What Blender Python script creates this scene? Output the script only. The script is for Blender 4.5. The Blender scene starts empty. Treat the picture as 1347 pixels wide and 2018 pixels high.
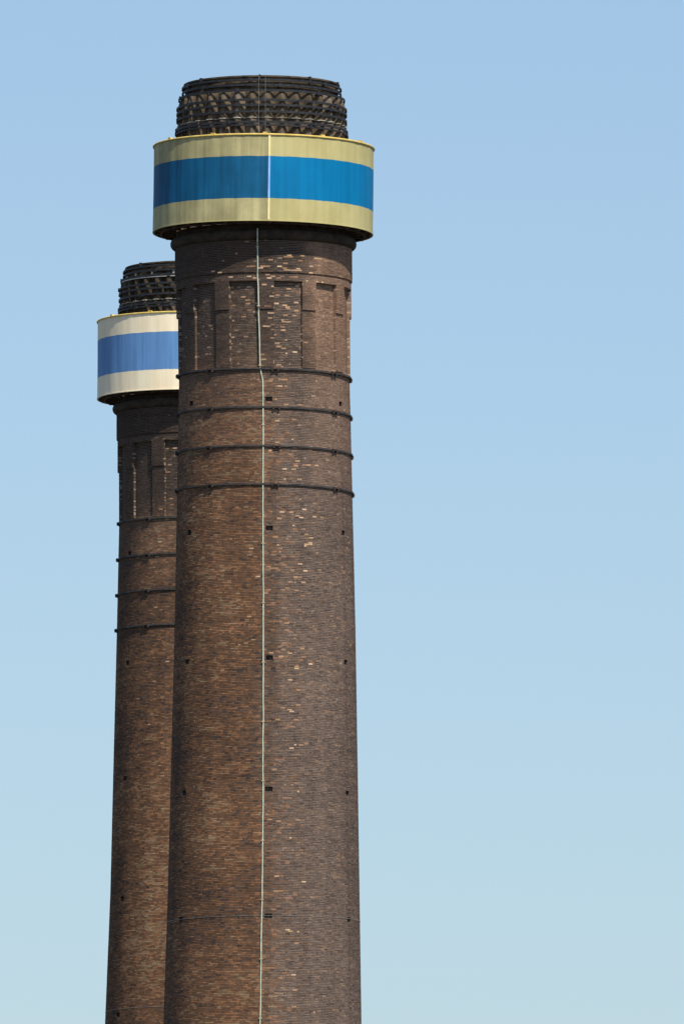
import bpy, math, random
import numpy as np
from mathutils import Vector

rad = math.radians
SC = bpy.context.scene
COL = SC.collection

# ------------------------------------------------------------------ camera
IMG_W, IMG_H, FPX = 1347.0, 2018.0, 28000.0     # photograph size and focal length in its pixels
PITCH = rad(5.85)
CAM_Z = 1.7
cam_data = bpy.data.cameras.new('camera')
cam_data.sensor_fit = 'VERTICAL'
cam_data.sensor_height = 36.0
cam_data.sensor_width = 36.0 * IMG_W / IMG_H
cam_data.lens = FPX / IMG_H * 36.0
cam_data.clip_start = 1.0
cam_data.clip_end = 60000.0
cam = bpy.data.objects.new('camera', cam_data)
COL.objects.link(cam)
cam.location = (0, 0, CAM_Z)
cam.rotation_euler = (rad(90) + PITCH, 0, 0)
SC.camera = cam

# ------------------------------------------------------------------ sky, sun, exposure
SUN_EL, SUN_AZ = 54.5, 27.0          # sun behind the camera, 27 degrees to its right
world = bpy.data.worlds.new('World')
SC.world = world
world.use_nodes = True
wn = world.node_tree.nodes
bg = wn['Background']
sky = wn.new('ShaderNodeTexSky')
sky.sky_type = 'NISHITA'
sky.sun_disc = False
sky.sun_elevation = rad(SUN_EL)
sky.sun_rotation = rad(180 - SUN_AZ)
sky.altitude = 600
sky.air_density = 1.0
sky.dust_density = 1.7
sky.ozone_density = 3.3
world.node_tree.links.new(sky.outputs['Color'], bg.inputs['Color'])
bg.inputs['Strength'].default_value = 0.131

sun_data = bpy.data.lights.new('sun', 'SUN')
sun_data.energy = 5.0
sun_data.angle = rad(0.53)
sun_data.color = (1.0, 0.94, 0.83)
sun = bpy.data.objects.new('sun', sun_data)
COL.objects.link(sun)
to_sun = Vector((math.sin(rad(SUN_AZ)) * math.cos(rad(SUN_EL)), -math.cos(rad(SUN_AZ)) * math.cos(rad(SUN_EL)), math.sin(rad(SUN_EL))))
sun.rotation_euler = (-to_sun).to_track_quat('-Z', 'Y').to_euler()
sun.location = to_sun * 300

SC.cycles.filter_width = 1.5
SC.view_settings.view_transform = 'Standard'
SC.view_settings.look = 'None'
SC.view_settings.exposure = 0.0
SC.view_settings.gamma = 1.0
SC.view_settings.use_curve_mapping = False

# ------------------------------------------------------------------ helpers
rng = np.random.default_rng(7)
random.seed(7)

def tag(o, label=None, category=None, group=None, kind=None):
    if label: o['label'] = label
    if category: o['category'] = category
    if group: o['group'] = group
    if kind: o['kind'] = kind
    return o

def mesh_obj(name, verts, faces, mats, parent=None, smooth=False, mat_idx=None, color=None, loc=None):
    me = bpy.data.meshes.new(name)
    me.from_pydata([tuple(v) for v in verts], [], [tuple(f) for f in faces])
    return finish(name, me, mats, parent, smooth, mat_idx, color, loc)

def finish(name, me, mats, parent, smooth, mat_idx=None, color=None, loc=None):
    if not isinstance(mats, (list, tuple)): mats = [mats]
    for m in mats: me.materials.append(m)
    if mat_idx is not None: me.polygons.foreach_set('material_index', mat_idx)
    if smooth:
        me.polygons.foreach_set('use_smooth', [True] * len(me.polygons))
        me.set_sharp_from_angle(angle=rad(35))
    if color is not None:
        a = me.color_attributes.new('tint', 'FLOAT_COLOR', 'POINT')
        a.data.foreach_set('color', np.asarray(color, dtype=np.float32).ravel())
    me.update()
    o = bpy.data.objects.new(name, me)
    COL.objects.link(o)
    if parent: o.parent = parent
    if loc is not None: o.location = loc
    return o

def quads_mesh(name, V, Q):
    """fast mesh from numpy verts (n,3) and quads (m,4)"""
    me = bpy.data.meshes.new(name)
    n, m = len(V), len(Q)
    me.vertices.add(n); me.vertices.foreach_set('co', V.astype(np.float32).ravel())
    me.loops.add(m * 4); me.loops.foreach_set('vertex_index', Q.astype(np.int32).ravel())
    me.polygons.add(m)
    me.polygons.foreach_set('loop_start', np.arange(m, dtype=np.int32) * 4)
    me.polygons.foreach_set('loop_total', np.full(m, 4, dtype=np.int32))
    me.polygons.foreach_set('use_smooth', np.zeros(m, dtype=bool))
    me.update(calc_edges=True)
    return me

def pol(psi, r, z=0.0):
    """chimney polar coordinates: psi in radians, 0 faces the camera, positive to the right"""
    return (r * math.sin(psi), -r * math.cos(psi), z)

def lathe(profile, segs=192, closed=False, a0=0.0, a1=2 * math.pi, caps=False):
    """revolve (r, z) points; profile order bottom to top gives outward faces"""
    full = abs((a1 - a0) - 2 * math.pi) < 1e-6
    na = segs if full else segs + 1
    V, F = [], []
    for i in range(na):
        a = a0 + (a1 - a0) * i / segs
        for r, z in profile: V.append(pol(a, r, z))
    n = len(profile)
    for i in range(segs):
        j = (i + 1) % na
        for k in range(n if closed else n - 1):
            k2 = (k + 1) % n
            F.append((i * n + k, j * n + k, j * n + k2, i * n + k2))
    if caps and not full:
        F.append(tuple(range(n))[::-1]); F.append(tuple((na - 1) * n + k for k in range(n)))
    return V, F

def ringbox(r0, r1, z0, z1, segs=192, a0=0.0, a1=2 * math.pi):
    return lathe([(r0, z0), (r1, z0), (r1, z1), (r0, z1)], segs, True, a0, a1, True)

def boxes(lst):
    """radial boxes: (psi centre, half width m, r0, r1, z0, z1)"""
    V, F = [], []
    for psi, hw, r0, r1, z0, z1 in lst:
        b = len(V)
        t = (math.cos(psi), math.sin(psi)); n = (math.sin(psi), -math.cos(psi))
        for r in (r0, r1):
            for s in (-hw, hw):
                for z in (z0, z1):
                    V.append((n[0] * r + t[0] * s, n[1] * r + t[1] * s, z))
        for f in ((0, 1, 3, 2), (4, 6, 7, 5), (0, 4, 5, 1), (2, 3, 7, 6), (0, 2, 6, 4), (1, 5, 7, 3)):
            F.append(tuple(b + i for i in f))
    return V, F

TABLE = np.random.default_rng(21).random((1024, 1024))

def hash01(i, j, seed):
    return TABLE[(i + seed * 37) % 1024, (j + seed * 91) % 1024]

def vnoise(u, v, su, sv, seed):
    x, y = u / su, v / sv
    i, j = np.floor(x), np.floor(y)
    fx, fy = x - i, y - j
    fx = fx * fx * (3 - 2 * fx); fy = fy * fy * (3 - 2 * fy)
    i = i.astype(np.int64); j = j.astype(np.int64)
    return ((hash01(i, j, seed) * (1 - fx) + hash01(i + 1, j, seed) * fx) * (1 - fy)
            + (hash01(i, j + 1, seed) * (1 - fx) + hash01(i + 1, j + 1, seed) * fx) * fy)

def sstep(a, b, x):
    t = np.clip((x - a) / (b - a), 0, 1)
    return t * t * (3 - 2 * t)

# ------------------------------------------------------------------ materials
def new_mat(name, rough=0.85, spec=0.3, metal=0.0):
    m = bpy.data.materials.new(name)
    m.use_nodes = True
    b = m.node_tree.nodes['Principled BSDF']
    b.inputs['Roughness'].default_value = rough
    b.inputs['Specular IOR Level'].default_value = spec
    b.inputs['Metallic'].default_value = metal
    return m, m.node_tree.nodes, m.node_tree.links, b

def coords(n, l, scale=(1, 1, 1)):
    tc = n.new('ShaderNodeTexCoord'); mp = n.new('ShaderNodeMapping')
    mp.inputs['Scale'].default_value = scale
    l.new(tc.outputs['Object'], mp.inputs['Vector'])
    return mp.outputs['Vector']

def noise(n, l, vec, scale, detail=4, rough=0.6):
    t = n.new('ShaderNodeTexNoise')
    t.inputs['Scale'].default_value = scale
    t.inputs['Detail'].default_value = detail
    t.inputs['Roughness'].default_value = rough
    l.new(vec, t.inputs['Vector'])
    return t.outputs['Fac']

def ramp(n, l, fac, stops):
    r = n.new('ShaderNodeValToRGB')
    e = r.color_ramp.elements
    while len(e) < len(stops): e.new(0.5)
    for k, (p, c) in enumerate(stops):
        e[k].position = p; e[k].color = (*c, 1)
    l.new(fac, r.inputs['Fac'])
    return r.outputs['Color']

def mixc(n, l, a, b, fac, mode='MIX'):
    m = n.new('ShaderNodeMix'); m.data_type = 'RGBA'; m.blend_type = mode
    for sock, val in ((m.inputs[6], a), (m.inputs[7], b), (m.inputs[0], fac)):
        if isinstance(val, (int, float)): sock.default_value = val
        elif isinstance(val, tuple): sock.default_value = (*val, 1)
        else: l.new(val, sock)
    return m.outputs[2]

def bump(n, l, b, h, dist, strength=0.6):
    bp = n.new('ShaderNodeBump')
    bp.inputs['Distance'].default_value = dist
    bp.inputs['Strength'].default_value = strength
    l.new(h, bp.inputs['Height']); l.new(bp.outputs['Normal'], b.inputs['Normal'])

def tint_mat(name, rough=0.92):
    """weathered brick or mortar: colour of each piece from its own attribute, grain on top"""
    m, n, l, b = new_mat(name, rough, 0.12)
    at = n.new('ShaderNodeAttribute'); at.attribute_name = 'tint'
    v = coords(n, l)
    g = ramp(n, l, noise(n, l, v, 14, 5), [(0.3, (0.72, 0.72, 0.73)), (0.7, (1.22, 1.2, 1.18))])
    c = mixc(n, l, at.outputs['Color'], g, 1.0, 'MULTIPLY')
    l.new(c, b.inputs['Base Color'])
    bump(n, l, b, noise(n, l, v, 45, 4), 0.006)
    return m

M_BRICK = tint_mat('weathered_brick')
M_MORTAR = tint_mat('sooty_mortar', 0.95)

def plain_brick_mat():
    """lower shaft, outside the photograph: brick pattern wrapped round the cylinder"""
    m, n, l, b = new_mat('plain_brickwork', 0.92, 0.12)
    tc = n.new('ShaderNodeTexCoord'); sp = n.new('ShaderNodeSeparateXYZ')
    l.new(tc.outputs['Object'], sp.inputs['Vector'])
    at = n.new('ShaderNodeMath'); at.operation = 'ARCTAN2'
    l.new(sp.outputs['X'], at.inputs[0]); l.new(sp.outputs['Y'], at.inputs[1])
    mu = n.new('ShaderNodeMath'); mu.operation = 'MULTIPLY'; mu.inputs[1].default_value = 5.2
    l.new(at.outputs[0], mu.inputs[0])
    cb = n.new('ShaderNodeCombineXYZ')
    l.new(mu.outputs[0], cb.inputs['X']); l.new(sp.outputs['Z'], cb.inputs['Y'])
    br = n.new('ShaderNodeTexBrick')
    br.inputs['Scale'].default_value = 1.0
    br.inputs['Brick Width'].default_value = 0.235
    br.inputs['Row Height'].default_value = 0.082
    br.inputs['Mortar Size'].default_value = 0.006
    br.inputs['Color1'].default_value = (0.16, 0.105, 0.075, 1)
    br.inputs['Color2'].default_value = (0.085, 0.068, 0.06, 1)
    br.inputs['Mortar'].default_value = (0.19, 0.16, 0.13, 1)
    l.new(cb.outputs[0], br.inputs['Vector'])
    g = ramp(n, l, noise(n, l, tc.outputs['Object'], 0.8, 6), [(0.3, (0.65, 0.65, 0.66)), (0.7, (1.25, 1.2, 1.12))])
    l.new(mixc(n, l, br.outputs['Color'], g, 1.0, 'MULTIPLY'), b.inputs['Base Color'])
    return m
M_PLAIN = plain_brick_mat()

def noisy(name, c0, c1, scale=3.0, rough=0.8, spec=0.3, stretch=(1, 1, 1), bdist=0.0, metal=0.0, detail=5, lo=0.35, hi=0.65):
    m, n, l, b = new_mat(name, rough, spec, metal)
    v = coords(n, l, stretch)
    f = noise(n, l, v, scale, detail)
    l.new(ramp(n, l, f, [(lo, c0), (hi, c1)]), b.inputs['Base Color'])
    if bdist: bump(n, l, b, f, bdist)
    return m

M_IRON = noisy('painted_iron', (0.012, 0.013, 0.016), (0.034, 0.035, 0.040), 5, 0.6, 0.3, bdist=0.004)
M_HOOP = noisy('weathered_iron', (0.026, 0.026, 0.029), (0.075, 0.066, 0.060), 2.5, 0.7, 0.25, bdist=0.004)
M_IRON_RUST = noisy('rusty_iron', (0.02, 0.018, 0.018), (0.10, 0.05, 0.035), 3.0, 0.75, 0.3, bdist=0.004)
M_CORNICE = noisy('shade_toned_stone', (0.03, 0.024, 0.019), (0.075, 0.056, 0.04), 2.2, 0.9, 0.15, bdist=0.01)  # moulding tone lowered to imitate the shade below the collar
M_COPPER = noisy('verdigris_tape', (0.40, 0.47, 0.36), (0.62, 0.66, 0.53), 6, 0.6, 0.3)
M_CLIP = noisy('fixing_clip', (0.35, 0.28, 0.18), (0.55, 0.45, 0.3), 6, 0.7, 0.3)
M_WIRE = noisy('wire', (0.22, 0.22, 0.21), (0.34, 0.33, 0.31), 6, 0.45, 0.5)
M_TIMBER = noisy('soffit_timber', (0.05, 0.035, 0.026), (0.13, 0.09, 0.06), 2.5, 0.85, 0.2, (1, 1, 1), 0.006)
M_HOLE = noisy('hole_lining', (0.04, 0.032, 0.028), (0.13, 0.10, 0.08), 6, 0.95, 0.1)

def crown_mat(name, g):
    """fluted concrete of the flue head: tan, soot-blackened, a few ribs bleached pale"""
    m, n, l, b = new_mat(name, 0.92, 0.12)
    oi = n.new('ShaderNodeObjectInfo')
    v = coords(n, l)
    base = ramp(n, l, oi.outputs['Random'], [(0.0, (0.13, 0.10, 0.07)), (0.45, (0.215, 0.165, 0.11)), (0.86, (0.26, 0.20, 0.14)), (0.97, (0.31, 0.25, 0.19))])
    d = ramp(n, l, noise(n, l, v, 2.0, 6, 0.65), [(0.36, (0.34 * g, 0.34 * g, 0.35 * g)), (0.58, (1.05 * g, 1.03 * g, 1.0 * g))])
    l.new(mixc(n, l, base, d, 1.0, 'MULTIPLY'), b.inputs['Base Color'])
    bump(n, l, b, noise(n, l, v, 12, 5), 0.02)
    return m
M_CROWN = crown_mat('fluted_concrete', 0.72)
M_CROWN_DARK = crown_mat('fluted_concrete_sooty', 0.42)
M_LEDGE = noisy('mottled_ledge', (0.20, 0.17, 0.13), (0.50, 0.46, 0.39), 3.0, 0.9, 0.15)  # mottled, paler than the ribs
M_LEDGE_PALE = noisy('pale_ledge', (0.45, 0.42, 0.36), (0.66, 0.63, 0.56), 3.0, 0.85, 0.2)

def paint(name, c, dirt=(0.6, 0.58, 0.55), amount=0.5, rough=0.42, blot=0.25, spec=0.35):
    """painted sheet: vertical rain streaks and soft blotches of dirt"""
    m, n, l, b = new_mat(name, rough, spec)
    vs = coords(n, l, (1, 1, 0.045)); v = coords(n, l)
    st = ramp(n, l, noise(n, l, vs, 3.2, 5, 0.65), [(0.38, dirt), (0.62, (1, 1, 1))])
    c1 = mixc(n, l, c, st, amount, 'MULTIPLY')
    bl = ramp(n, l, noise(n, l, v, 0.55, 5, 0.6), [(0.35, dirt), (0.65, (1, 1, 1))])
    c2 = mixc(n, l, c1, bl, blot, 'MULTIPLY')
    l.new(c2, b.inputs['Base Color'])
    bump(n, l, b, noise(n, l, v, 1.3, 3), 0.02, 0.35)
    return m

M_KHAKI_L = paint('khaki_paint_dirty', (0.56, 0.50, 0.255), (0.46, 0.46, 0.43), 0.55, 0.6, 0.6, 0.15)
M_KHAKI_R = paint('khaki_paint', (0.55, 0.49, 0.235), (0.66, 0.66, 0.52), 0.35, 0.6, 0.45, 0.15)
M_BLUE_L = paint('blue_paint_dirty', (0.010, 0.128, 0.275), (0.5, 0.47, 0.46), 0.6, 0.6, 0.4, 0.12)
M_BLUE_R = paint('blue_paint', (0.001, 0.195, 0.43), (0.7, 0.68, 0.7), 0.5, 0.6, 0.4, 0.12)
M_CREAM = paint('cream_paint', (0.95, 0.85, 0.62), (0.88, 0.78, 0.68), 0.4, 0.6, 0.3, 0.15)
M_PERI = paint('soft_blue_paint', (0.14, 0.31, 0.60), (0.72, 0.70, 0.70), 0.7, 0.6, 0.25, 0.12)
M_YELLOW = noisy('yellow_rim_paint', (0.60, 0.43, 0.09), (0.78, 0.58, 0.17), 4, 0.5, 0.3)
M_STRIP_Y = noisy('pale_yellow_strip', (0.86, 0.74, 0.36), (0.90, 0.82, 0.46), 3, 0.5, 0.3)
M_STRIP_B = noisy('pale_blue_strip', (0.25, 0.44, 0.80), (0.32, 0.52, 0.86), 3, 0.5, 0.3)

# ------------------------------------------------------------------ ground
gm, n, l, b = new_mat('town_ground', 0.95, 0.1)
v = coords(n, l)
c = ramp(n, l, noise(n, l, v, 0.03, 8, 0.65), [(0.35, (0.045, 0.044, 0.042)), (0.5, (0.085, 0.08, 0.072)), (0.65, (0.05, 0.062, 0.035))])
l.new(c, b.inputs['Base Color'])
G = 30000.0
ground = mesh_obj('ground', [(-G, -G, 0), (G, -G, 0), (G, G, 0), (-G, G, 0)], [(0, 1, 2, 3)], gm)
tag(ground, kind='structure')

# ------------------------------------------------------------------ chimneys
COURSE = 0.0775
JOINT = 0.017
BRICK_L = 0.222
REC = 0.007          # mortar lies this far behind the brick faces

class Chimney:
    """Sizes are taken from the photograph in its pixels and turned into metres at distance D"""
    def __init__(self, D, cx0):
        self.D = D
        self.X0 = self.x_at(cx0, 1000.0)
    def t(self, y):
        vy = (IMG_H / 2 - y) / FPX
        return self.D / (math.cos(PITCH) - vy * math.sin(PITCH)), vy
    def z(self, y):
        t, vy = self.t(y)
        return CAM_Z + t * (vy * math.cos(PITCH) + math.sin(PITCH))
    def m(self, px, y):
        return px * self.t(y)[0] / FPX
    def x_at(self, x, y):
        return self.t(y)[0] * (x - IMG_W / 2) / FPX
    def sin_e(self, y):
        return math.sin(PITCH + math.atan((IMG_H / 2 - y) / FPX))

def build_chimney(D, cx0, axis, prof, Y, front, label, seed):
    ch = Chimney(D, cx0)
    z, m = ch.z, ch.m
    root = bpy.data.objects.new('brick_chimney', None)
    COL.objects.link(root)
    root.empty_display_size = 6
    root.location = (ch.X0, D, 0)
    tag(root, label, 'chimney', 'pair of brick chimneys')
    ax_z = np.array([z(y) for y, _ in axis][::-1])
    ax_x = np.array([ch.x_at(x, y) - ch.X0 for y, x in axis][::-1])
    def off(zz): return np.interp(zz, ax_z, ax_x)
    pr_z = np.array([z(y) for y, _ in prof][::-1])
    pr_r = np.array([m(r, y) for y, r in prof][::-1])
    zs, zf, zstep, zp = z(Y['string']), z(Y['panel_top']), z(Y['pier_step']), z(Y['pier_bottom'])
    R0 = m(167.5 * Y['k'], Y['pier_bottom'])
    px = R0 / 167.5                       # one photo pixel of the front chimney at the neck
    R_neck, R_frieze, R_low, R_panel = 174.5 * px, 172.2 * px, 169.0 * px, 163.6 * px
    # snap the level changes to brick courses
    zb = z(2060)
    def snap(zz): return zb + round((zz - zb) / COURSE) * COURSE
    zs, zf, zstep, zp = snap(zs), snap(zf), snap(zstep), snap(zp)
    z_top = snap(z(Y['neck_top']))
    def Rz(zz):
        zz = np.asarray(zz, dtype=float)
        r = np.interp(zz, pr_z, pr_r)
        r = np.where(zz > zp, R_panel, r)
        r = np.where(zz > zf, R_frieze, r)
        return np.where(zz > zs, R_neck, r)
    pier_w = rad(10.6)
    piers = [rad(1.7 + 30 * k) for k in range(-6, 6)]
    # putlog holes
    hole_hw = 0.165
    hz = [(snap(z(y)) - 2 * COURSE, snap(z(y)) + COURSE) for y in Y['holes']]
    hp = [rad(a) for a in (3.2, 62.8, 122.8, -177, -118, -58.0)]

    # ---- shaft core (mortar body) with the holes cut out
    th = set(np.round(np.linspace(-math.pi, math.pi, 181)[:-1], 6))
    hole_iv = []
    for a in hp:
        w = hole_hw / 4.08
        hole_iv.append((a - w, a + w))
        th = {t for t in th if not (a - w - 0.012 < t < a + w + 0.012)}
        th |= {round(a - w, 6), round(a + w, 6)}
    th = sorted(th)
    eps = 1e-4
    zl = [0.0, 1.0] + list(np.linspace(3, zb - 0.2, 12))
    zl += list(np.linspace(zb, zp - 0.01, 50))
    hz_set = []
    for z0, z1 in hz:
        zl = [q for q in zl if not (z0 - 0.1 < q < z1 + 0.1)] + [z0, z1]
    zl += [zp - eps, zp + eps, zf - eps, zf + eps, zs - eps, zs + eps, z_top]
    zl = sorted(zl)
    V, F, MI = [], [], []
    nt = len(th)
    for zz in zl:
        r = float(Rz(zz)) - REC
        o = float(off(zz))
        for t in th:
            p = pol(t, r, zz); V.append((p[0] + o, p[1], p[2]))
    def in_hole(ta, tb, za, zc):
        for a, c in hole_iv:
            if ta >= a - 1e-5 and tb <= c + 1e-5:
                for z0, z1 in hz:
                    if za >= z0 - 1e-5 and zc <= z1 + 1e-5: return True
        return False
    for i in range(len(zl) - 1):
        for j in range(nt):
            j2 = (j + 1) % nt
            ta, tb = th[j], th[j2] if j2 else th[0] + 2 * math.pi
            if in_hole(ta, tb, zl[i], zl[i + 1]):
                q = [i * nt + j, i * nt + j2, (i + 1) * nt + j2, (i + 1) * nt + j]
                b0 = len(V)
                for k in q:
                    x, y, zz = V[k]
                    s = 1 - 0.125 / math.hypot(x, y)
                    V.append((x * s, y * s, zz))
                for k in range(4):
                    k2 = (k + 1) % 4
                    F.append((q[k], q[k2], b0 + k2, b0 + k)); MI.append(2)
                F.append((b0, b0 + 1, b0 + 2, b0 + 3)); MI.append(2)
                continue
            F.append((i * nt + j, i * nt + j2, (i + 1) * nt + j2, (i + 1) * nt + j))
            MI.append(1 if zl[i + 1] <= zb + 1e-6 else 0)
    Va = np.array(V)
    psi_v = np.degrees(np.arctan2(Va[:, 0] - off(Va[:, 2]), -Va[:, 1]))
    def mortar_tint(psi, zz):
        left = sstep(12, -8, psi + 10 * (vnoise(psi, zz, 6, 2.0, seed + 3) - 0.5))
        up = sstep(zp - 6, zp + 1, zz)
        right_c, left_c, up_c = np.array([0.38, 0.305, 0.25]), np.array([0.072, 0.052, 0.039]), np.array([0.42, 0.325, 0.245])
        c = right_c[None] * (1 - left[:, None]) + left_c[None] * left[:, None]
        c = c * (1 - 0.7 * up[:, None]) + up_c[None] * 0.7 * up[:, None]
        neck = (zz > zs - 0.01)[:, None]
        c = np.where(neck, c * 0.6, c)  # neck mortar darkened to stand in for shade under the collar
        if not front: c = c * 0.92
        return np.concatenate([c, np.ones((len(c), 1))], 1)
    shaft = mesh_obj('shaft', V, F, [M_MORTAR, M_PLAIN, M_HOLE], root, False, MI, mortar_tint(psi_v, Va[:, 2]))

    # ---- bricks
    def course_bricks(a_lo, a_hi, z_lo, z_hi, rfun, cuts, depth, sd):
        r_ = np.random.default_rng(sd)
        k0, k1 = int(round((z_lo - zb) / COURSE)), int(round((z_hi - zb) / COURSE))
        out = []
        for k in range(k0, k1):
            z0 = zb + k * COURSE + JOINT / 2; z1 = z0 + COURSE - JOINT
            zm = (z0 + z1) / 2
            r = float(rfun(zm))
            header = (k % 4 == 0)
            L = BRICK_L * (0.5 if header else 1.0)
            n_ = int(round(2 * math.pi * r / L))
            da = 2 * math.pi / n_
            ph = r_.random() * da
            i0, i1 = math.floor((a_lo - ph) / da) - 1, math.ceil((a_hi - ph) / da) + 1
            a = ph + np.arange(i0, i1) * da
            c = a + da
            keep = (c > a_lo + 1e-6) & (a < a_hi - 1e-6)
            a, c = np.maximum(a[keep], a_lo), np.minimum(c[keep], a_hi)
            for (p, q, za, zc) in cuts:
                if zm < za or zm > zc: continue
                ok = ~((a >= p - 1e-6) & (c <= q + 1e-6))
                a, c = a[ok], c[ok]
                a = np.where((a > p) & (a < q), q, a)
                c = np.where((c > p) & (c < q), p, c)
            g = 0.003 / r
            a, c = a + g, c - g
            ok = (c - a) * r > 0.03
            a, c = a[ok], c[ok]
            nb = len(a)
            pr = r_.normal(0, 0.0025, nb).clip(-0.006, 0.006)
            out.append(np.stack([a, c, np.full(nb, z0), np.full(nb, z1), rfun(np.full(nb, z0 + eps)) + pr, rfun(np.full(nb, z1 - eps)) + pr, np.full(nb, depth)], 1))
        return np.concatenate(out)

    cuts = [(p, q, z0, z1) for p, q in hole_iv for z0, z1 in hz]
    cuts_sh = cuts + [(a - pier_w / 2, a + pier_w / 2, zp, zf) for a in piers]
    A = rad(104)
    groups = [('shaft', course_bricks(-A, A, zb, z_top, Rz, cuts_sh, 0.07, seed))]
    def R_pier(zz):
        zz = np.asarray(zz, dtype=float)
        return np.where(zz > zstep, R_frieze, R_low)
    for i, a in enumerate(piers):
        groups.append((i, course_bricks(a - pier_w / 2, a + pier_w / 2, zp, zf, R_pier, [], R_frieze - R_panel + 0.01, seed + i)))

    pal = np.array
    def brick_tint(B, sd):
        psi = np.degrees((B[:, 0] + B[:, 1]) / 2); zz = (B[:, 2] + B[:, 3]) / 2
        n = len(psi)
        r_ = np.random.default_rng(sd)
        u = np.radians(psi) * 4.5
        n_big = vnoise(u, zz, 2.6, 3.6, seed + 11)
        n_mid = vnoise(u, zz, 0.85, 0.34, seed + 12)
        n_row = vnoise(u, zz, 1.9, 0.10, seed + 13)
        n_str = vnoise(u, zz, 0.5, 7.0, seed + 14)
        mixn = 0.55 * n_mid + 0.45 * n_big
        row = np.round((zz - zb) / COURSE - 0.5)
        n_dash = vnoise(u + 0.6 * hash01(row.astype(np.int64), row.astype(np.int64) * 0, seed + 16), row, 0.25, 1.0, seed + 15)
        w = np.clip(0.62 * n_dash + 0.38 * r_.random(n) , 0, 1)
        w = sstep(0.12, 0.88, w)
        # right-hand side: grey-brown, even
        right = pal([0.130, 0.089, 0.068])[None] * (0.86 + 0.28 * r_.random((n, 1)))
        right = np.where((w < 0.16)[:, None], pal([0.090, 0.065, 0.055])[None] * (0.8 + 0.4 * r_.random((n, 1))), right)
        right = np.where((w > 0.985)[:, None], pal([0.22, 0.135, 0.085])[None], right)
        # left-hand side: rusty mottle of dark, brown, orange and tan bricks
        q = w * 0.55 + mixn * 0.62 - 0.08
        dark, brown, orange, tan = pal([0.085, 0.058, 0.047]), pal([0.162, 0.090, 0.053]), pal([0.262, 0.133, 0.068]), pal([0.265, 0.175, 0.102])
        left = np.where((q < 0.20)[:, None], dark[None], brown[None])
        left = np.where((q > 0.60)[:, None], orange[None], left)
        left = np.where((q > 0.78)[:, None], tan[None], left)
        left = left * (0.80 + 0.40 * r_.random((n, 1)))
        lw = 0.68 * sstep(30, -8, psi + 18 * (n_mid - 0.5)) + 0.32 * (psi < 0.2)
        lw = np.clip(lw * (1 + 0.5 * (n_big - 0.5)), 0, 1)
        pick = r_.random(n) < lw
        c = np.where(pick[:, None], left, right * (1 - 0.35 * lw[:, None]) + 0.35 * lw[:, None] * left)
        # upper part: soot, deepened as painted shade below the collar, browner on the far right
        up = sstep(zp - 9.5, zp - 0.5, zz)
        soot = pal([0.054, 0.041, 0.035])[None] * (0.7 + 0.6 * r_.random((n, 1)))
        warm = pal([0.262, 0.160, 0.106])[None] * (0.75 + 0.5 * r_.random((n, 1)))
        rw = sstep(20, 42, psi + 12 * (n_mid - 0.5))[:, None]
        upc = soot * (1 - rw) + warm * rw
        hi = sstep(zp - 1.5, zp + 1.5, zz)
        fac = (up * (0.45 * (1 - lw) + 0.25 * lw) * (1 - hi) + hi * 0.88)[:, None]
        c = c * (1 - fac) + upc * fac
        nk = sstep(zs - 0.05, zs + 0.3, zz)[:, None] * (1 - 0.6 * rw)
        c = c * (1 - 0.25 * nk)  # neck bricks darkened further, the collar's shade put into their colour
        spall = (r_.random(n) < (0.012 + 0.012 * hi) * sstep(-38, -5, psi) * (0.3 + 1.4 * n_mid)) & (zz > zp - 14)
        rust = np.zeros(n)
        for yh in Y['hoops']:
            dz = z(yh) - zz
            rust = np.maximum(rust, (dz > 0) * np.exp(-dz / 0.55) * sstep(0.45, 0.8, n_str))
        c = np.where(spall[:, None], pal([0.34, 0.215, 0.13])[None] * (0.6 + 0.7 * r_.random((n, 1))), c)
        # weather: soft blotches, course bands, rain streaks
        wthr = (0.86 + 0.28 * n_big) * (0.85 + 0.30 * n_row) * (0.86 + 0.28 * n_str)
        c = c * wthr[:, None]
        rs = (0.55 * rust)[:, None]
        c = c * (1 - rs) + pal([0.075, 0.047, 0.033])[None] * rs
        if not front: c = c * pal([0.92, 0.92, 0.92])[None]
        return c

    def brick_mesh(B):
        n = len(B)
        V = np.zeros((n, 8, 3))
        for k in range(8):
            a = B[:, 0] if k in (0, 3, 4, 7) else B[:, 1]
            hi = k in (2, 3, 6, 7)
            zz = B[:, 3] if hi else B[:, 2]
            r = (B[:, 5] if hi else B[:, 4]) - (B[:, 6] if k >= 4 else 0)
            V[:, k, 0] = r * np.sin(a) + off(zz); V[:, k, 1] = -r * np.cos(a); V[:, k, 2] = zz
        q = np.array([(0, 1, 2, 3), (3, 2, 6, 7), (1, 0, 4, 5), (1, 5, 6, 2), (0, 3, 7, 4)])
        Q = (np.arange(n) * 8)[:, None, None] + q[None]
        return V.reshape(-1, 3), Q.reshape(-1, 4)

    tints = [brick_tint(B, seed + 50 + i) for i, (_, B) in enumerate(groups)]
    # ---- single bricks that stand out: replaced or spalled ones seen in the photograph
    chosen = {}
    def find(px_x, px_y):
        cx = np.interp(px_y, [y for y, _ in axis], [x for _, x in axis])
        yy = px_y + 15
        for _ in range(4):
            zz = z(yy); r = float(Rz(zz)) * FPX / ch.t(yy)[0]
            s = (px_x - cx) / r
            if abs(s) > 0.97: return None
            yy = px_y + r * math.sqrt(1 - s * s) * ch.sin_e(yy)
        zz, psi = z(yy), math.asin(s)
        best = None
        for gi, (_, B) in enumerate(groups):
            d = np.abs((B[:, 0] + B[:, 1]) / 2 - psi) * 4.08 + np.abs((B[:, 2] + B[:, 3]) / 2 - zz) * 1.6
            k = int(np.argmin(d))
            if best is None or d[k] < best[0]: best = (d[k], gi, k)
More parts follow.
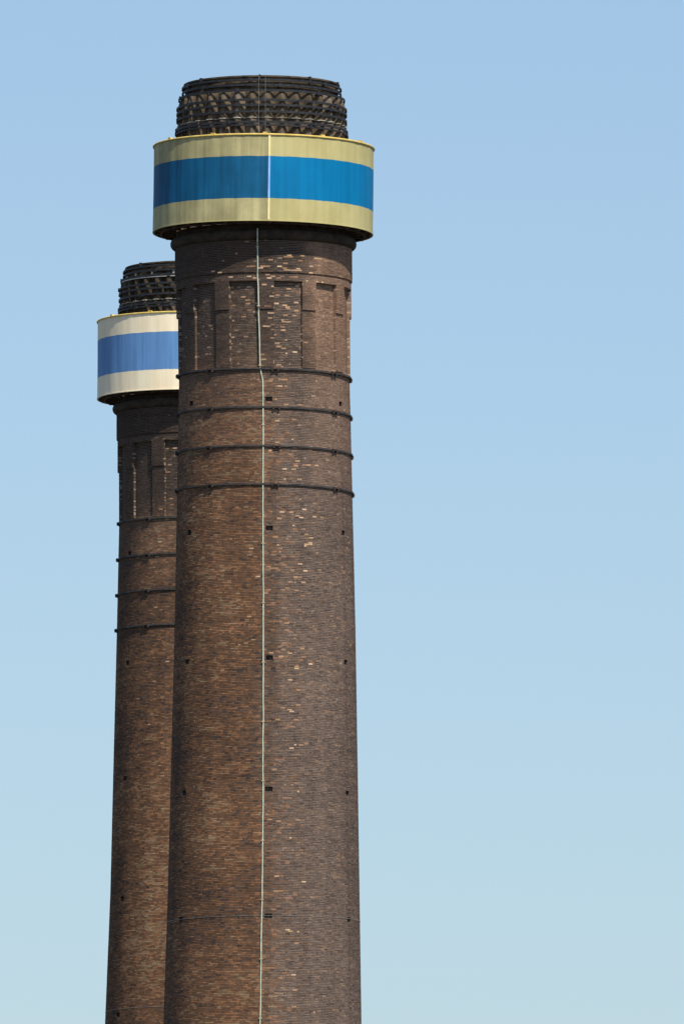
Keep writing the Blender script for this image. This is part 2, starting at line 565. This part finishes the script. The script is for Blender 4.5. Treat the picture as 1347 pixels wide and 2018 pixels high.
        return best if best[0] < 0.35 else None
    PALE = {'p': [(0.54, 0.345, 0.205), (0.58, 0.41, 0.27), (0.46, 0.28, 0.155)],
            'o': [(0.36, 0.205, 0.112), (0.42, 0.25, 0.135), (0.33, 0.18, 0.10)],
            'r': [(0.27, 0.135, 0.085), (0.30, 0.16, 0.105)]}
    r_ = random.Random(seed)
    for ox, oy, s, items in Y['bricks']:
        for it in items.split():
            x, y, w, kcol = it.split(',')
            x, y, w = ox + float(x) / s, oy + float(y) / s, float(w) / s
            nrep = 2 if w > 12 else 1
            for rr in range(nrep):
                f = find(x + (rr - (nrep - 1) / 2) * 9, y)
                if f and len(chosen) < 299:
                    c = r_.choice(PALE[kcol]); g = r_.uniform(0.8, 1.1)
                    chosen[(f[1], f[2])] = tuple(v * g for v in c)
                    B = groups[f[1]][1]     # a header course: take its neighbour too so the brick reads full length
                    L = (B[f[2], 1] - B[f[2], 0]) * 4.08
                    if L < 0.13 and w > 7 and f[2] + 1 < len(B) and abs(B[f[2] + 1, 2] - B[f[2], 2]) < 1e-6 and len(chosen) < 299:
                        chosen[(f[1], f[2] + 1)] = tuple(v * g * 0.95 for v in c)
    # fill up with bright orange bricks on the rusty side
    Bs = groups[0][1]; Ts = tints[0]
    ps = np.degrees((Bs[:, 0] + Bs[:, 1]) / 2)
    lum = Ts[:, 0] - 0.6 * Ts[:, 2]
    cand = np.where((ps > -50) & (ps < 25) & (Bs[:, 2] < zp) & (Bs[:, 2] > zb + 2) & ((Bs[:, 1] - Bs[:, 0]) * 4.08 > 0.2))[0]
    cand = cand[np.argsort(-lum[cand])][:900]
    np.random.default_rng(seed).shuffle(cand)
    for k in cand:
        if len(chosen) >= Y['n_single']: break
        chosen.setdefault((0, int(k)), tuple(Ts[k] * 1.15))

    def add_bricks(gi, parent, name):
        B, T = groups[gi][1], tints[gi]
        single = [k for (g, k) in chosen if g == gi]
        mask = np.ones(len(B), bool); mask[single] = False
        V, Q = brick_mesh(B[mask])
        C = np.repeat(np.concatenate([T[mask], np.ones((mask.sum(), 1))], 1), 8, 0)
        o = finish(name, quads_mesh(name, V, Q), M_BRICK, parent, False, None, C)
        for k in single:
            V, Q = brick_mesh(B[k:k + 1])
            c_ = V.mean(0)
            finish('brick', quads_mesh('brick', V - c_, Q), M_BRICK, parent if gi == 0 else o.parent, False, None,
                   np.tile(np.array([*chosen[(gi, k)], 1.0]), (8, 1)), tuple(c_))
        return o
    bw = add_bricks(0, shaft, 'brickwork'); tag(bw, kind='stuff')
    for i, a in enumerate(piers):
        # pier core: mortar block, stepped
        r_in = R_panel - 0.05
        lst = []
        V, F = [], []
        for (za, zc, ro) in ((zp + 0.004, zstep, R_low - REC), (zstep, zf - 0.002, R_frieze - REC)):
            a0, a1 = a - pier_w / 2 + 0.002, a + pier_w / 2 - 0.002
            v, f = ringbox(r_in, ro - 0.006, za, zc, 8, a0, a1)
            b0 = len(V)
            V += [(p[0] + float(off(p[2])), p[1], p[2]) for p in v]; F += [tuple(b0 + k for k in q) for q in f]
        Va = np.array(V)
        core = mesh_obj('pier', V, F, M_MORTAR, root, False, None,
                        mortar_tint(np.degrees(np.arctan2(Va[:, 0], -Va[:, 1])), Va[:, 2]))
        bb = add_bricks(i + 1, core, 'brickwork'); tag(bb, kind='stuff')

    def part(name, vf, mat, parent=root, zc=0.0, smooth=False, tilt=0.0, xo=None, color=None):
        """mesh given about the axis at height zc; placed on the (slightly leaning) axis"""
        V, F = vf
        o = mesh_obj(name, [(x, y, q - zc) for x, y, q in V], F, mat, parent, smooth, None, color)
        o.location = ((float(off(zc)) if xo is None else xo), 0, zc)
        o.rotation_euler = (0, tilt, 0)
        return o

    # ---- moulding under the collar
    k = Y['k']
    zt, zcb, zct = z(Y['torus']), z(Y['collar_bottom']), z(Y['collar_top'])
    rt, rr = 183.5 * px, 11.5 * px
    prof_t = [(R_neck - 0.06, zt - rr - 2 * px)] + [(rt - rr + rr * math.cos(t), zt + rr * math.sin(t)) for t in np.linspace(-math.pi / 2, math.pi / 2, 13)] + [(R_neck - 2 * px, zt + rr + 3 * px), (R_neck - 2 * px, zcb - 0.03)]
    part('moulding', lathe(prof_t, 160), M_CORNICE, zc=zt, smooth=True)

    # ---- painted collar
    Rc = 216.5 * px
    xo_c = ch.x_at(Y['collar_cx'], Y['collar_bottom']) - ch.X0
    tilt = Y['tilt_c']
    H = zct - zcb
    ca = dict(xo=xo_c, tilt=tilt)
    zm = (zct + zcb) / 2
    soffit = part('collar', lathe([(R_neck - 0.1, zcb + 0.05), (Rc - 0.09, zcb + 0.05), (Rc - 0.09, zct - 0.12), (150 * px, zct - 0.12)], 160), M_TIMBER, zc=zm, **ca)
    bands = [('lower_band', zcb, zcb + 0.256 * H, 0), ('blue_band', zcb + 0.256 * H + 0.001, zcb + 0.752 * H, 1), ('upper_band', zcb + 0.752 * H + 0.001, zct, 2)]
    jp = Y['joint']
    sectors = [(jp, jp + 120), (jp + 120, jp + 240), (jp + 240, jp + 360)]
    def child(name, vf, mat, parent, zc, smooth=False):
        V, F = vf
        return mesh_obj(name, [(x, y, q - zc) for x, y, q in V], F, mat, parent, smooth)
    nrm = np.random.default_rng(seed + 9)
    for si, (s0, s1) in enumerate(sectors):
        for nm, z0, z1, bi in bands:
            segs = 60
            V, F = lathe([(Rc - 0.06, z0), (Rc, z0), (Rc, (z0 + z1) / 2), (Rc, z1), (Rc - 0.06, z1)], segs, True, rad(s0 + 0.05), rad(s1 - 0.05), True)
            V2 = []
            for (x, y, q) in V:
                a = math.atan2(x, -y)
                wv = 0.008 * math.sin(a * 23 + si) * math.sin(a * 9.7 + q) + 0.006 * math.sin(a * 57 + 2 * q)
                s = 1 + wv / Rc
                q2 = q
                if bi == 1 and (abs(q - z0) < 1e-4 or abs(q - z1) < 1e-4) or (bi == 0 and abs(q - z1) < 1e-4) or (bi == 2 and abs(q - z0) < 1e-4):
                    q2 = q + 0.006 * math.sin(a * 31 + seed) + 0.004 * math.sin(a * 83 + 1)
                V2.append((x * s, y * s, q2))
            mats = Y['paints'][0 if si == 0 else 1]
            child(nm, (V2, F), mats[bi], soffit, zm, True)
        a = rad(s0)
        for nm, z0, z1, bi in bands:
            child('joint_strip', boxes([(a, 1.9 * px, Rc - 0.02, Rc + 0.035, z0 + 0.004, z1 - 0.004)]), Y['strips'][bi], soffit, zm)
    child('bottom_lip', ringbox(Rc - 0.05, Rc + 0.022, zcb - 0.05, zcb - 0.002, 192), Y['paints'][0][0], soffit, zm)
    child('rim', lathe([(Rc - 0.10, zct + 0.002), (Rc + 0.055, zct + 0.002), (Rc + 0.06, zct + 0.04), (Rc + 0.03, zct + 0.075), (Rc - 0.10, zct + 0.075)], 192, True), M_YELLOW, soffit, zm)
    for kk in range(12):
        child('lifting_lug', boxes([(rad(-58 + 30 * kk + [0, 1, -1, .5][kk % 4]), 0.10, Rc - 0.08, Rc + 0.045, zct + 0.07, zct + 0.14)]), M_YELLOW, soffit, zm)
    for kk in range(30):
        child('beam', boxes([(rad(12 * kk + 4), 0.07, R_neck - 0.02, Rc - 0.10, zcb - 0.10, zcb + 0.048)]), M_TIMBER, soffit, zm)
    child('ring_beam', ringbox(199 * px, 203 * px, zcb - 0.13, zcb + 0.047, 120), M_IRON_RUST, soffit, zm)

    # ---- fluted flue head above the collar
    yc = Y['crown']
    m_crown = M_CROWN if front else M_CROWN_DARK
    def zy(dy): return z(yc + dy * k)          # dy in front-chimney pixels from the crown's top rim
    xo_k = ch.x_at(Y['crown_cx'], yc + 60 * k) - ch.X0
    zk = zy(60)
    r_val, r_rid, r_top = 155 * px, 165 * px, 153 * px
    core = part('flue_head', lathe([(r_val - 0.02, zct - 0.1), (r_val - 0.02, zy(32)), (r_top - 2 * px, zy(24)), (r_top - 2 * px, zy(4)), (r_top + 1 * px, zy(3.5)), (r_top + 1.2 * px, zy(0.6)), (r_top - 1 * px, zy(0)), (r_top - 16 * px, zy(0)), (r_top - 16 * px, zy(10))], 160), m_crown, zc=zk, xo=xo_k)
    NR = 34
    pitch = 2 * math.pi / NR
    def rib_mesh(name, lev, w_top, w_base):
        """one rib: levels of (z, ridge radius); flat-nosed wedge in plan"""
        V, F = [], []
        for zz, rr_ in lev:
            for a, r in ((-w_base, r_val - 0.03), (-w_top, rr_), (0, rr_ + 0.002), (w_top, rr_), (w_base, r_val - 0.03)):
                p = pol(a * pitch, r, zz - zk); V.append(p)
        n = 5
        for i in range(len(lev) - 1):
            for j in range(n - 1):
                F.append((i * n + j, i * n + j + 1, (i + 1) * n + j + 1, (i + 1) * n + j))
        F.append(tuple(range(n))[::-1]); F.append(tuple((len(lev) - 1) * n + j for j in range(n)))
        me = bpy.data.meshes.new(name)
        me.from_pydata(V, [], F); me.update()
        me.materials.append(m_crown)
        return me
    up_me = rib_mesh('rib', [(zy(83.4), r_rid), (zy(50), r_rid), (zy(40), r_rid - 1.0 * px), (zy(33), r_rid - 4 * px), (zy(29), r_rid - 9 * px)], 0.07, 0.5)
    lo_me = rib_mesh('rib', [(zct - 0.1, r_rid + 2 * px), (zy(85.2), r_rid + 2 * px)], 0.07, 0.5)
    mid_me = rib_mesh('rib', [(zy(66.5), r_rid + 0.5 * px), (zy(65.0), r_rid + 0.5 * px)], 0.15, 0.5)
    a_off = rad(Y['rib_phase'])
    hr = random.Random(seed + 4)
    for i in range(NR):
        for me in (up_me, lo_me):
            o = bpy.data.objects.new('rib', me); COL.objects.link(o)
            o.parent = core; o.rotation_euler = (0, 0, a_off + i * pitch + hr.uniform(-0.006, 0.006))
    # pale ledge between the two rows of ribs
    def zig(r_out, r_in_, z0, z1, mat, nm):
        V, F = [], []
        for i in range(NR):
            for a, r in ((-0.5, r_in_), (-0.15, r_out), (0.15, r_out)):
                for zz in (z0, z1): V.append(pol(a_off + (i + a) * pitch, r, zz))
                for zz in (z0, z1): V.append(pol(a_off + (i + a) * pitch, r_val - 0.3, zz))
        n = NR * 3
        for i in range(n):
            j = (i + 1) % n
            F += [(4 * i, 4 * j, 4 * j + 1, 4 * i + 1), (4 * i + 1, 4 * j + 1, 4 * j + 3, 4 * i + 3), (4 * i + 2, 4 * j + 2, 4 * j, 4 * i)]
        return child(nm, (V, F), mat, core, zk)
    zig(r_rid + 3 * px, r_val + 2 * px, zy(85.1), zy(83.5), M_LEDGE, 'ledge')
    if not front:
        child('pale_ledge', ringbox(r_top - 0.1, r_rid - 1 * px, zy(35.2), zy(33.2), 120), M_LEDGE_PALE, core, zk)
        for i in range(18):
            child('post', boxes([(rad(20 * i + 3), 0.045, r_top - 0.08, r_top + 2.2 * px, zy(33), zy(21))]), M_LEDGE_PALE, core, zk)
    # hoops of the flue head
    hoops = [(9.5, r_top + 1.5 * px, 3.4, 4.0), (19.5, r_top + 1.5 * px, 3.2, 4.0), (31, r_rid - 3 * px, 2.6, 4.4), (50, r_rid + 0.5 * px, 2.9, 4.3), (60, r_rid + 0.5 * px, 2.9, 4.3), (73, r_rid + 0.5 * px, 2.9, 4.4), (93.5, r_rid + 2.5 * px, 2.8, 4.3), (99.8, r_rid + 2.5 * px, 2.4, 3.4)]
    hr = random.Random(seed + 4)
    for hi_, (dy, r, pro, th_) in enumerate(hoops):
        z0, z1 = zy(dy + th_ / 2), zy(dy - th_ / 2)
        zc = (z0 + z1) / 2
        hp_ = part('hoop', ringbox(r, r + pro * px, z0, z1, 160), M_IRON if hi_ != 5 else M_IRON, zc=zc, xo=xo_k, tilt=hr.uniform(0.003, 0.006))
        ph = hr.uniform(0, 60)
        for i in range(6):
            child('clamp', boxes([(rad(ph + 60 * i), 0.075, r - 2.2 * px, r + (pro + 1.6) * px, z0 - 0.045, z1 + 0.03)]), M_IRON, hp_, zc)
    for a in (-1.2, 38.0, 75.0, -50.0, -100.0, 130.0):
        child('bracket', boxes([(rad(a), 2.0 * px, r_top - 3 * px, r_top + 4.2 * px, zy(12.5), zy(-0.8))]), M_IRON, core, zk)
    # thin conductor rods down the flue head
    for a in (-1.6, 2.8):
        rd = part('conductor_rod', boxes([(rad(a), 0.005, r_rid + 6.0 * px, r_rid + 6.3 * px, zct + 0.06, zy(-2.0))]), M_WIRE, zc=zk, xo=xo_k)

    # ---- iron hoops round the shaft, with bolted joints
    for hi_, y in enumerate(Y['hoops']):
        zc = z(y)
        r = float(Rz(zc - 0.4)) + 0.015
        if hi_ == 0: r = R_low + 0.02
        hw = 1.75 * px
        h = part('hoop', ringbox(r - 0.06, r + 2.3 * px, zc - hw, zc + hw, 160), M_HOOP, zc=zc, tilt=Y['tilt_h'])
        for a in range(8):
            aa = rad(7.6 + 45.6 * (a - 4) + hr.uniform(-0.8, 0.8))
            d = 5.6 * px / r
            for sd_ in (-d, d):
                child('clamp', boxes([(aa + sd_, 1.7 * px, r - 0.06, r + 4.6 * px, zc - hw - 2.8 * px, zc + hw + 0.6 * px)]), M_HOOP, h, zc)
            child('bolt', boxes([(aa, 5.6 * px, r + 2.5 * px, r + 5.2 * px, zc - 0.03, zc + 0.03)]), M_IRON_RUST, h, zc)
    # thin tie wires
    for y in Y['wires']:
        zc = z(y); r = float(Rz(zc)) + 0.02
        part('tie_wire', ringbox(r - 0.014, r - 0.002, zc - 0.006, zc + 0.006, 160), M_WIRE, zc=zc, tilt=-0.006)

    # ---- lightning conductor
    if Y['cable']:
        cxs, cys = [x for x, _ in Y['cable']], [y for _, y in Y['cable']]
        ys = np.arange(cys[0], 2960, 9.0)
        xs = np.interp(ys, cys, cxs)
        jr = np.random.default_rng(3)
        xs = xs + np.convolve(jr.normal(0, 0.55, len(xs) + 4), np.ones(5) / 5, 'valid')
        P, W = [], 0.025
        for x, y in zip(xs, ys):
            ya = min(y + 17, 2955)
            zz = z(ya); r = float(Rz(zz))
            if zp < zz <= zstep: r = R_low
            elif zstep < zz <= zf: r = R_frieze
            if zz > zt - rr - 1.0 * px: r = rt
            r += 0.02
            cx = np.interp(ya, [q for q, _ in axis], [q for _, q in axis])
            rp = r * FPX / ch.t(ya)[0]
            s = (x - cx) / rp
            psi = math.asin(s)
            zz = z(y + rp * math.cos(psi) * ch.sin_e(y))
            if zz < 0.05: break
            P.append((psi, r, zz))
        V, F = [], []
        for psi, r, zz in P:
            for dw, dr in ((-W, 0), (W, 0), (W, 0.035), (-W, 0.035)):
                p = pol(psi + dw / r, r + dr, zz); V.append((p[0] + float(off(zz)), p[1], p[2]))
        for i in range(len(P) - 1):
            for j in range(4):
                j2 = (j + 1) % 4
                F.append((4 * i + j, 4 * (i + 1) + j, 4 * (i + 1) + j2, 4 * i + j2))
        F += [(0, 1, 2, 3), tuple(4 * (len(P) - 1) + j for j in (3, 2, 1, 0))]
        cab = mesh_obj('lightning_conductor', V, F, M_COPPER, root)
        for i in range(4, len(P), 13):
            psi, r, zz = P[i]
            v, f = boxes([(psi, 0.075, r - 0.05, r + 0.05, zz - 0.022, zz + 0.022)])
            mesh_obj('clip', [(x + float(off(zz)), y, q) for x, y, q in v], f, M_CLIP, cab)
    return root

FRONT_BRICKS = [
 (510, 460, 6.727, """390,295,90,p 400,325,90,o 565,298,60,p 550,375,80,o 755,330,80,p 820,335,80,p 130,345,70,o 80,435,140,p 50,460,80,p
 260,440,60,p 330,460,80,o 340,485,50,o 510,470,80,p 530,485,110,p 695,437,40,p 430,500,30,p 670,512,30,p 180,575,60,p 140,600,80,p 240,600,60,r
 405,572,60,r 520,575,80,r 635,640,35,p 745,655,40,p 850,635,30,p 180,712,70,p 495,705,60,p 370,745,80,p 60,685,50,p 180,800,70,r 250,825,70,r
 180,848,65,p 375,835,60,o 495,925,55,p 250,935,60,p 340,940,60,p 375,965,75,p 90,960,70,r 130,980,60,r 490,1010,50,p 140,1050,70,p 160,1072,50,p
 90,1220,80,p 190,1220,70,o 300,1225,60,o 75,1240,60,p 350,1282,65,p 160,1275,60,o 820,890,60,p 890,1360,60,p 355,1582,40,p 480,1585,30,p
 250,1510,70,o 90,1680,45,p 150,1935,60,o 310,1935,110,o"""),
 (330, 460, 6.727, """1100,440,90,o 1070,575,60,p 840,578,60,p 1180,580,60,p 1065,700,75,p 710,510,50,p 620,515,30,p 850,720,30,p 1010,830,60,o
 1065,870,60,p 1060,930,50,o 870,945,45,p 895,962,40,o 1195,935,25,p 1150,1040,70,o 880,1157,40,p 1040,1110,60,o 870,1368,40,p 1290,430,100,p"""),
 (510, 710, 6.727, """285,342,60,p 150,265,60,o 300,258,120,o 260,795,65,p 440,795,60,o 360,575,35,p 540,580,30,p 715,680,50,o 285,1048,70,r 460,1050,35,p
 255,1085,30,p 460,1165,65,p 680,1205,50,o 150,1210,80,o 190,1195,40,p 525,1330,60,p 470,1405,60,o 490,1385,60,r 600,1392,40,r 662,1395,35,p
 770,1402,30,p 355,1440,25,p 440,1450,40,o 340,1578,40,p 515,1580,60,o 150,570,45,r 60,895,70,p 590,1983,60,p 300,2000,60,o 420,2003,60,o 1060,740,40,p"""),
 (500, 990, 6.735, """362,118,65,p 495,118,60,o 662,100,60,p 612,183,70,p 640,203,60,p 783,193,50,p 322,203,70,o 528,312,40,p 265,458,70,o 757,463,60,p
 722,560,90,p 740,530,35,p 690,575,40,p 470,523,40,r 330,560,35,p 360,605,75,o 300,648,40,o 365,645,45,o 405,732,60,r 523,735,40,r 380,815,70,o
 380,835,70,o 632,823,65,p 510,903,75,o 703,908,30,p 565,988,60,p 630,988,60,o 665,1077,60,p 220,1157,50,o 380,1172,60,o 545,1160,40,o
 625,1245,50,o 240,1327,55,o 225,1365,90,r 625,1437,80,r 435,1608,65,p 440,1675,40,o 460,1712,65,o 665,360,30,o 710,418,35,o 250,868,90,o 210,860,80,o"""),
 (500, 1380, 6.735, """390,120,60,o 495,142,60,p 580,65,60,o 295,265,80,o 560,265,70,o 515,338,40,o 550,583,40,p 625,583,60,o 690,583,60,o 500,645,65,p
 865,652,50,r 335,780,90,r 285,925,60,o 270,930,60,o 595,1215,40,p 420,1130,40,o 510,1130,40,o 430,1290,130,r 590,1105,50,r 320,1590,55,o
 245,1590,70,o 560,1580,60,o 455,1655,60,o 210,1660,80,r"""),
 (510, 1240, 6.735, """320,222,65,r 410,313,60,p 150,308,60,o 240,275,70,r 600,255,55,o 235,390,90,r 325,355,90,o 600,362,75,r 560,402,65,o 678,447,50,p
 500,487,60,o 530,532,40,p 440,683,40,p 315,745,55,r 515,720,60,r 520,795,70,o 320,1060,60,o 435,1072,70,p"""),
 (500, 1560, 6.414, """458,592,35,p 275,1063,70,p 355,1080,50,r 618,1132,50,p 262,1262,65,p 325,1262,60,o 508,1298,60,r 430,1345,80,r 262,1497,60,o
 220,828,80,r 60,615,80,o 60,520,90,o"""),
 (500, 1760, 6.12, """418,430,40,p 420,468,60,p 547,478,35,p 520,612,45,o 510,985,35,p 500,1163,60,o 505,1362,65,o 245,203,60,o 180,905,50,o 725,1435,30,o"""),
 (340, 980, 7.09, """1115,708,65,p 1190,1105,70,p 690,970,60,o 695,1025,60,p 870,985,90,o 880,1010,70,o 1160,842,80,o 1080,755,50,o 300,135,40,p
 910,135,50,o 1165,205,60,o 815,580,40,o 910,1430,60,o 1050,1660,50,o"""),
]
BACK_BRICKS = [
 (210, 780, 6.727, "815,690,50,p 915,695,45,p 820,1005,45,o 790,835,40,o 710,1800,60,o 715,1950,50,p 755,1985,35,p 850,1360,60,o 870,1440,50,r 740,1500,40,o"),
 (210, 1180, 6.307, "625,105,50,p 700,130,60,o 755,775,25,p 545,1562,30,p 400,1248,40,o 730,1222,45,o 690,1795,35,o 580,660,60,o"),
]

FRONT = dict(
    k=1.0, neck_top=472, string=557.5, panel_top=573, pier_step=629.5, pier_bottom=740.5,
    holes=[805, 1058, 1311.5, 1567.5, 1819], bricks=FRONT_BRICKS, n_single=299,
    torus=482.5, collar_bottom=459.5, collar_top=293.5, collar_cx=518.7, tilt_c=0.011, joint=3.3,
    paints=[[M_KHAKI_R, M_BLUE_R, M_KHAKI_R], [M_KHAKI_L, M_BLUE_L, M_KHAKI_L]],
    strips=[M_STRIP_Y, M_STRIP_B, M_STRIP_Y],
    crown=168.0, crown_cx=515.5, rib_phase=4.0,
    hoops=[745.0, 820.5, 896.5, 971.5], tilt_h=0.012, wires=[1818],
    cable=[(508.7, 450), (508.7, 545), (510, 560), (510.5, 620), (512, 660), (513.5, 722), (514.5, 731), (518.5, 747), (519.5, 760), (519.3, 1060), (520, 1250),
           (519.5, 1400), (519, 1600), (517.8, 1760), (516, 1850), (514, 1990), (513.3, 2018), (505, 2960)])
axis_f = [(280, 518.7), (500, 519.0), (700, 520.5), (980, 521.5), (1240, 522.0), (1400, 521.3), (1760, 519.4), (2018, 517.0), (2940, 513.0)]
prof_f = [(700, 167.5), (740, 167.5), (850, 170.0), (980, 172.5), (1240, 178.0), (1400, 181.3), (1760, 188.6), (2018, 194.8), (2940, 218.0)]
build_chimney(660.0, 521.0, axis_f, prof_f, FRONT, True,
              'nearer brick chimney with khaki and bright blue collar and pale lightning conductor', 100)

K = 0.893
BACK = dict(
    k=K, neck_top=796, string=868.5, panel_top=881.5, pier_step=932, pier_bottom=1030,
    holes=[1096, 1313, 1540, 1776, 2004], bricks=BACK_BRICKS, n_single=60,
    torus=807, collar_bottom=786.5, collar_top=637.5, collar_cx=385.5, tilt_c=0.004, joint=10.0,
    paints=[[M_CREAM, M_PERI, M_CREAM], [M_CREAM, M_PERI, M_CREAM]],
    strips=[M_CREAM, M_PERI, M_CREAM],
    crown=529.0, crown_cx=384.0, rib_phase=1.0,
    hoops=[1034.0, 1105.0, 1175.0, 1244.0], tilt_h=0.003, wires=[1994], cable=None)
axis_b = [(600, 385.5), (900, 385.5), (1244, 386.0), (1760, 384.0), (2018, 381.0), (2860, 376.0)]
prof_b = [(990, 150.5), (1030, 150.5), (1135, 153.0), (1244, 155.5), (1500, 161.0), (1760, 166.3), (2018, 173.8), (2860, 195.0)]
build_chimney(660.0 / K, 385.0, axis_b, prof_b, BACK, False,
              'farther brick chimney with cream and soft blue collar, partly hidden behind the nearer one', 300)
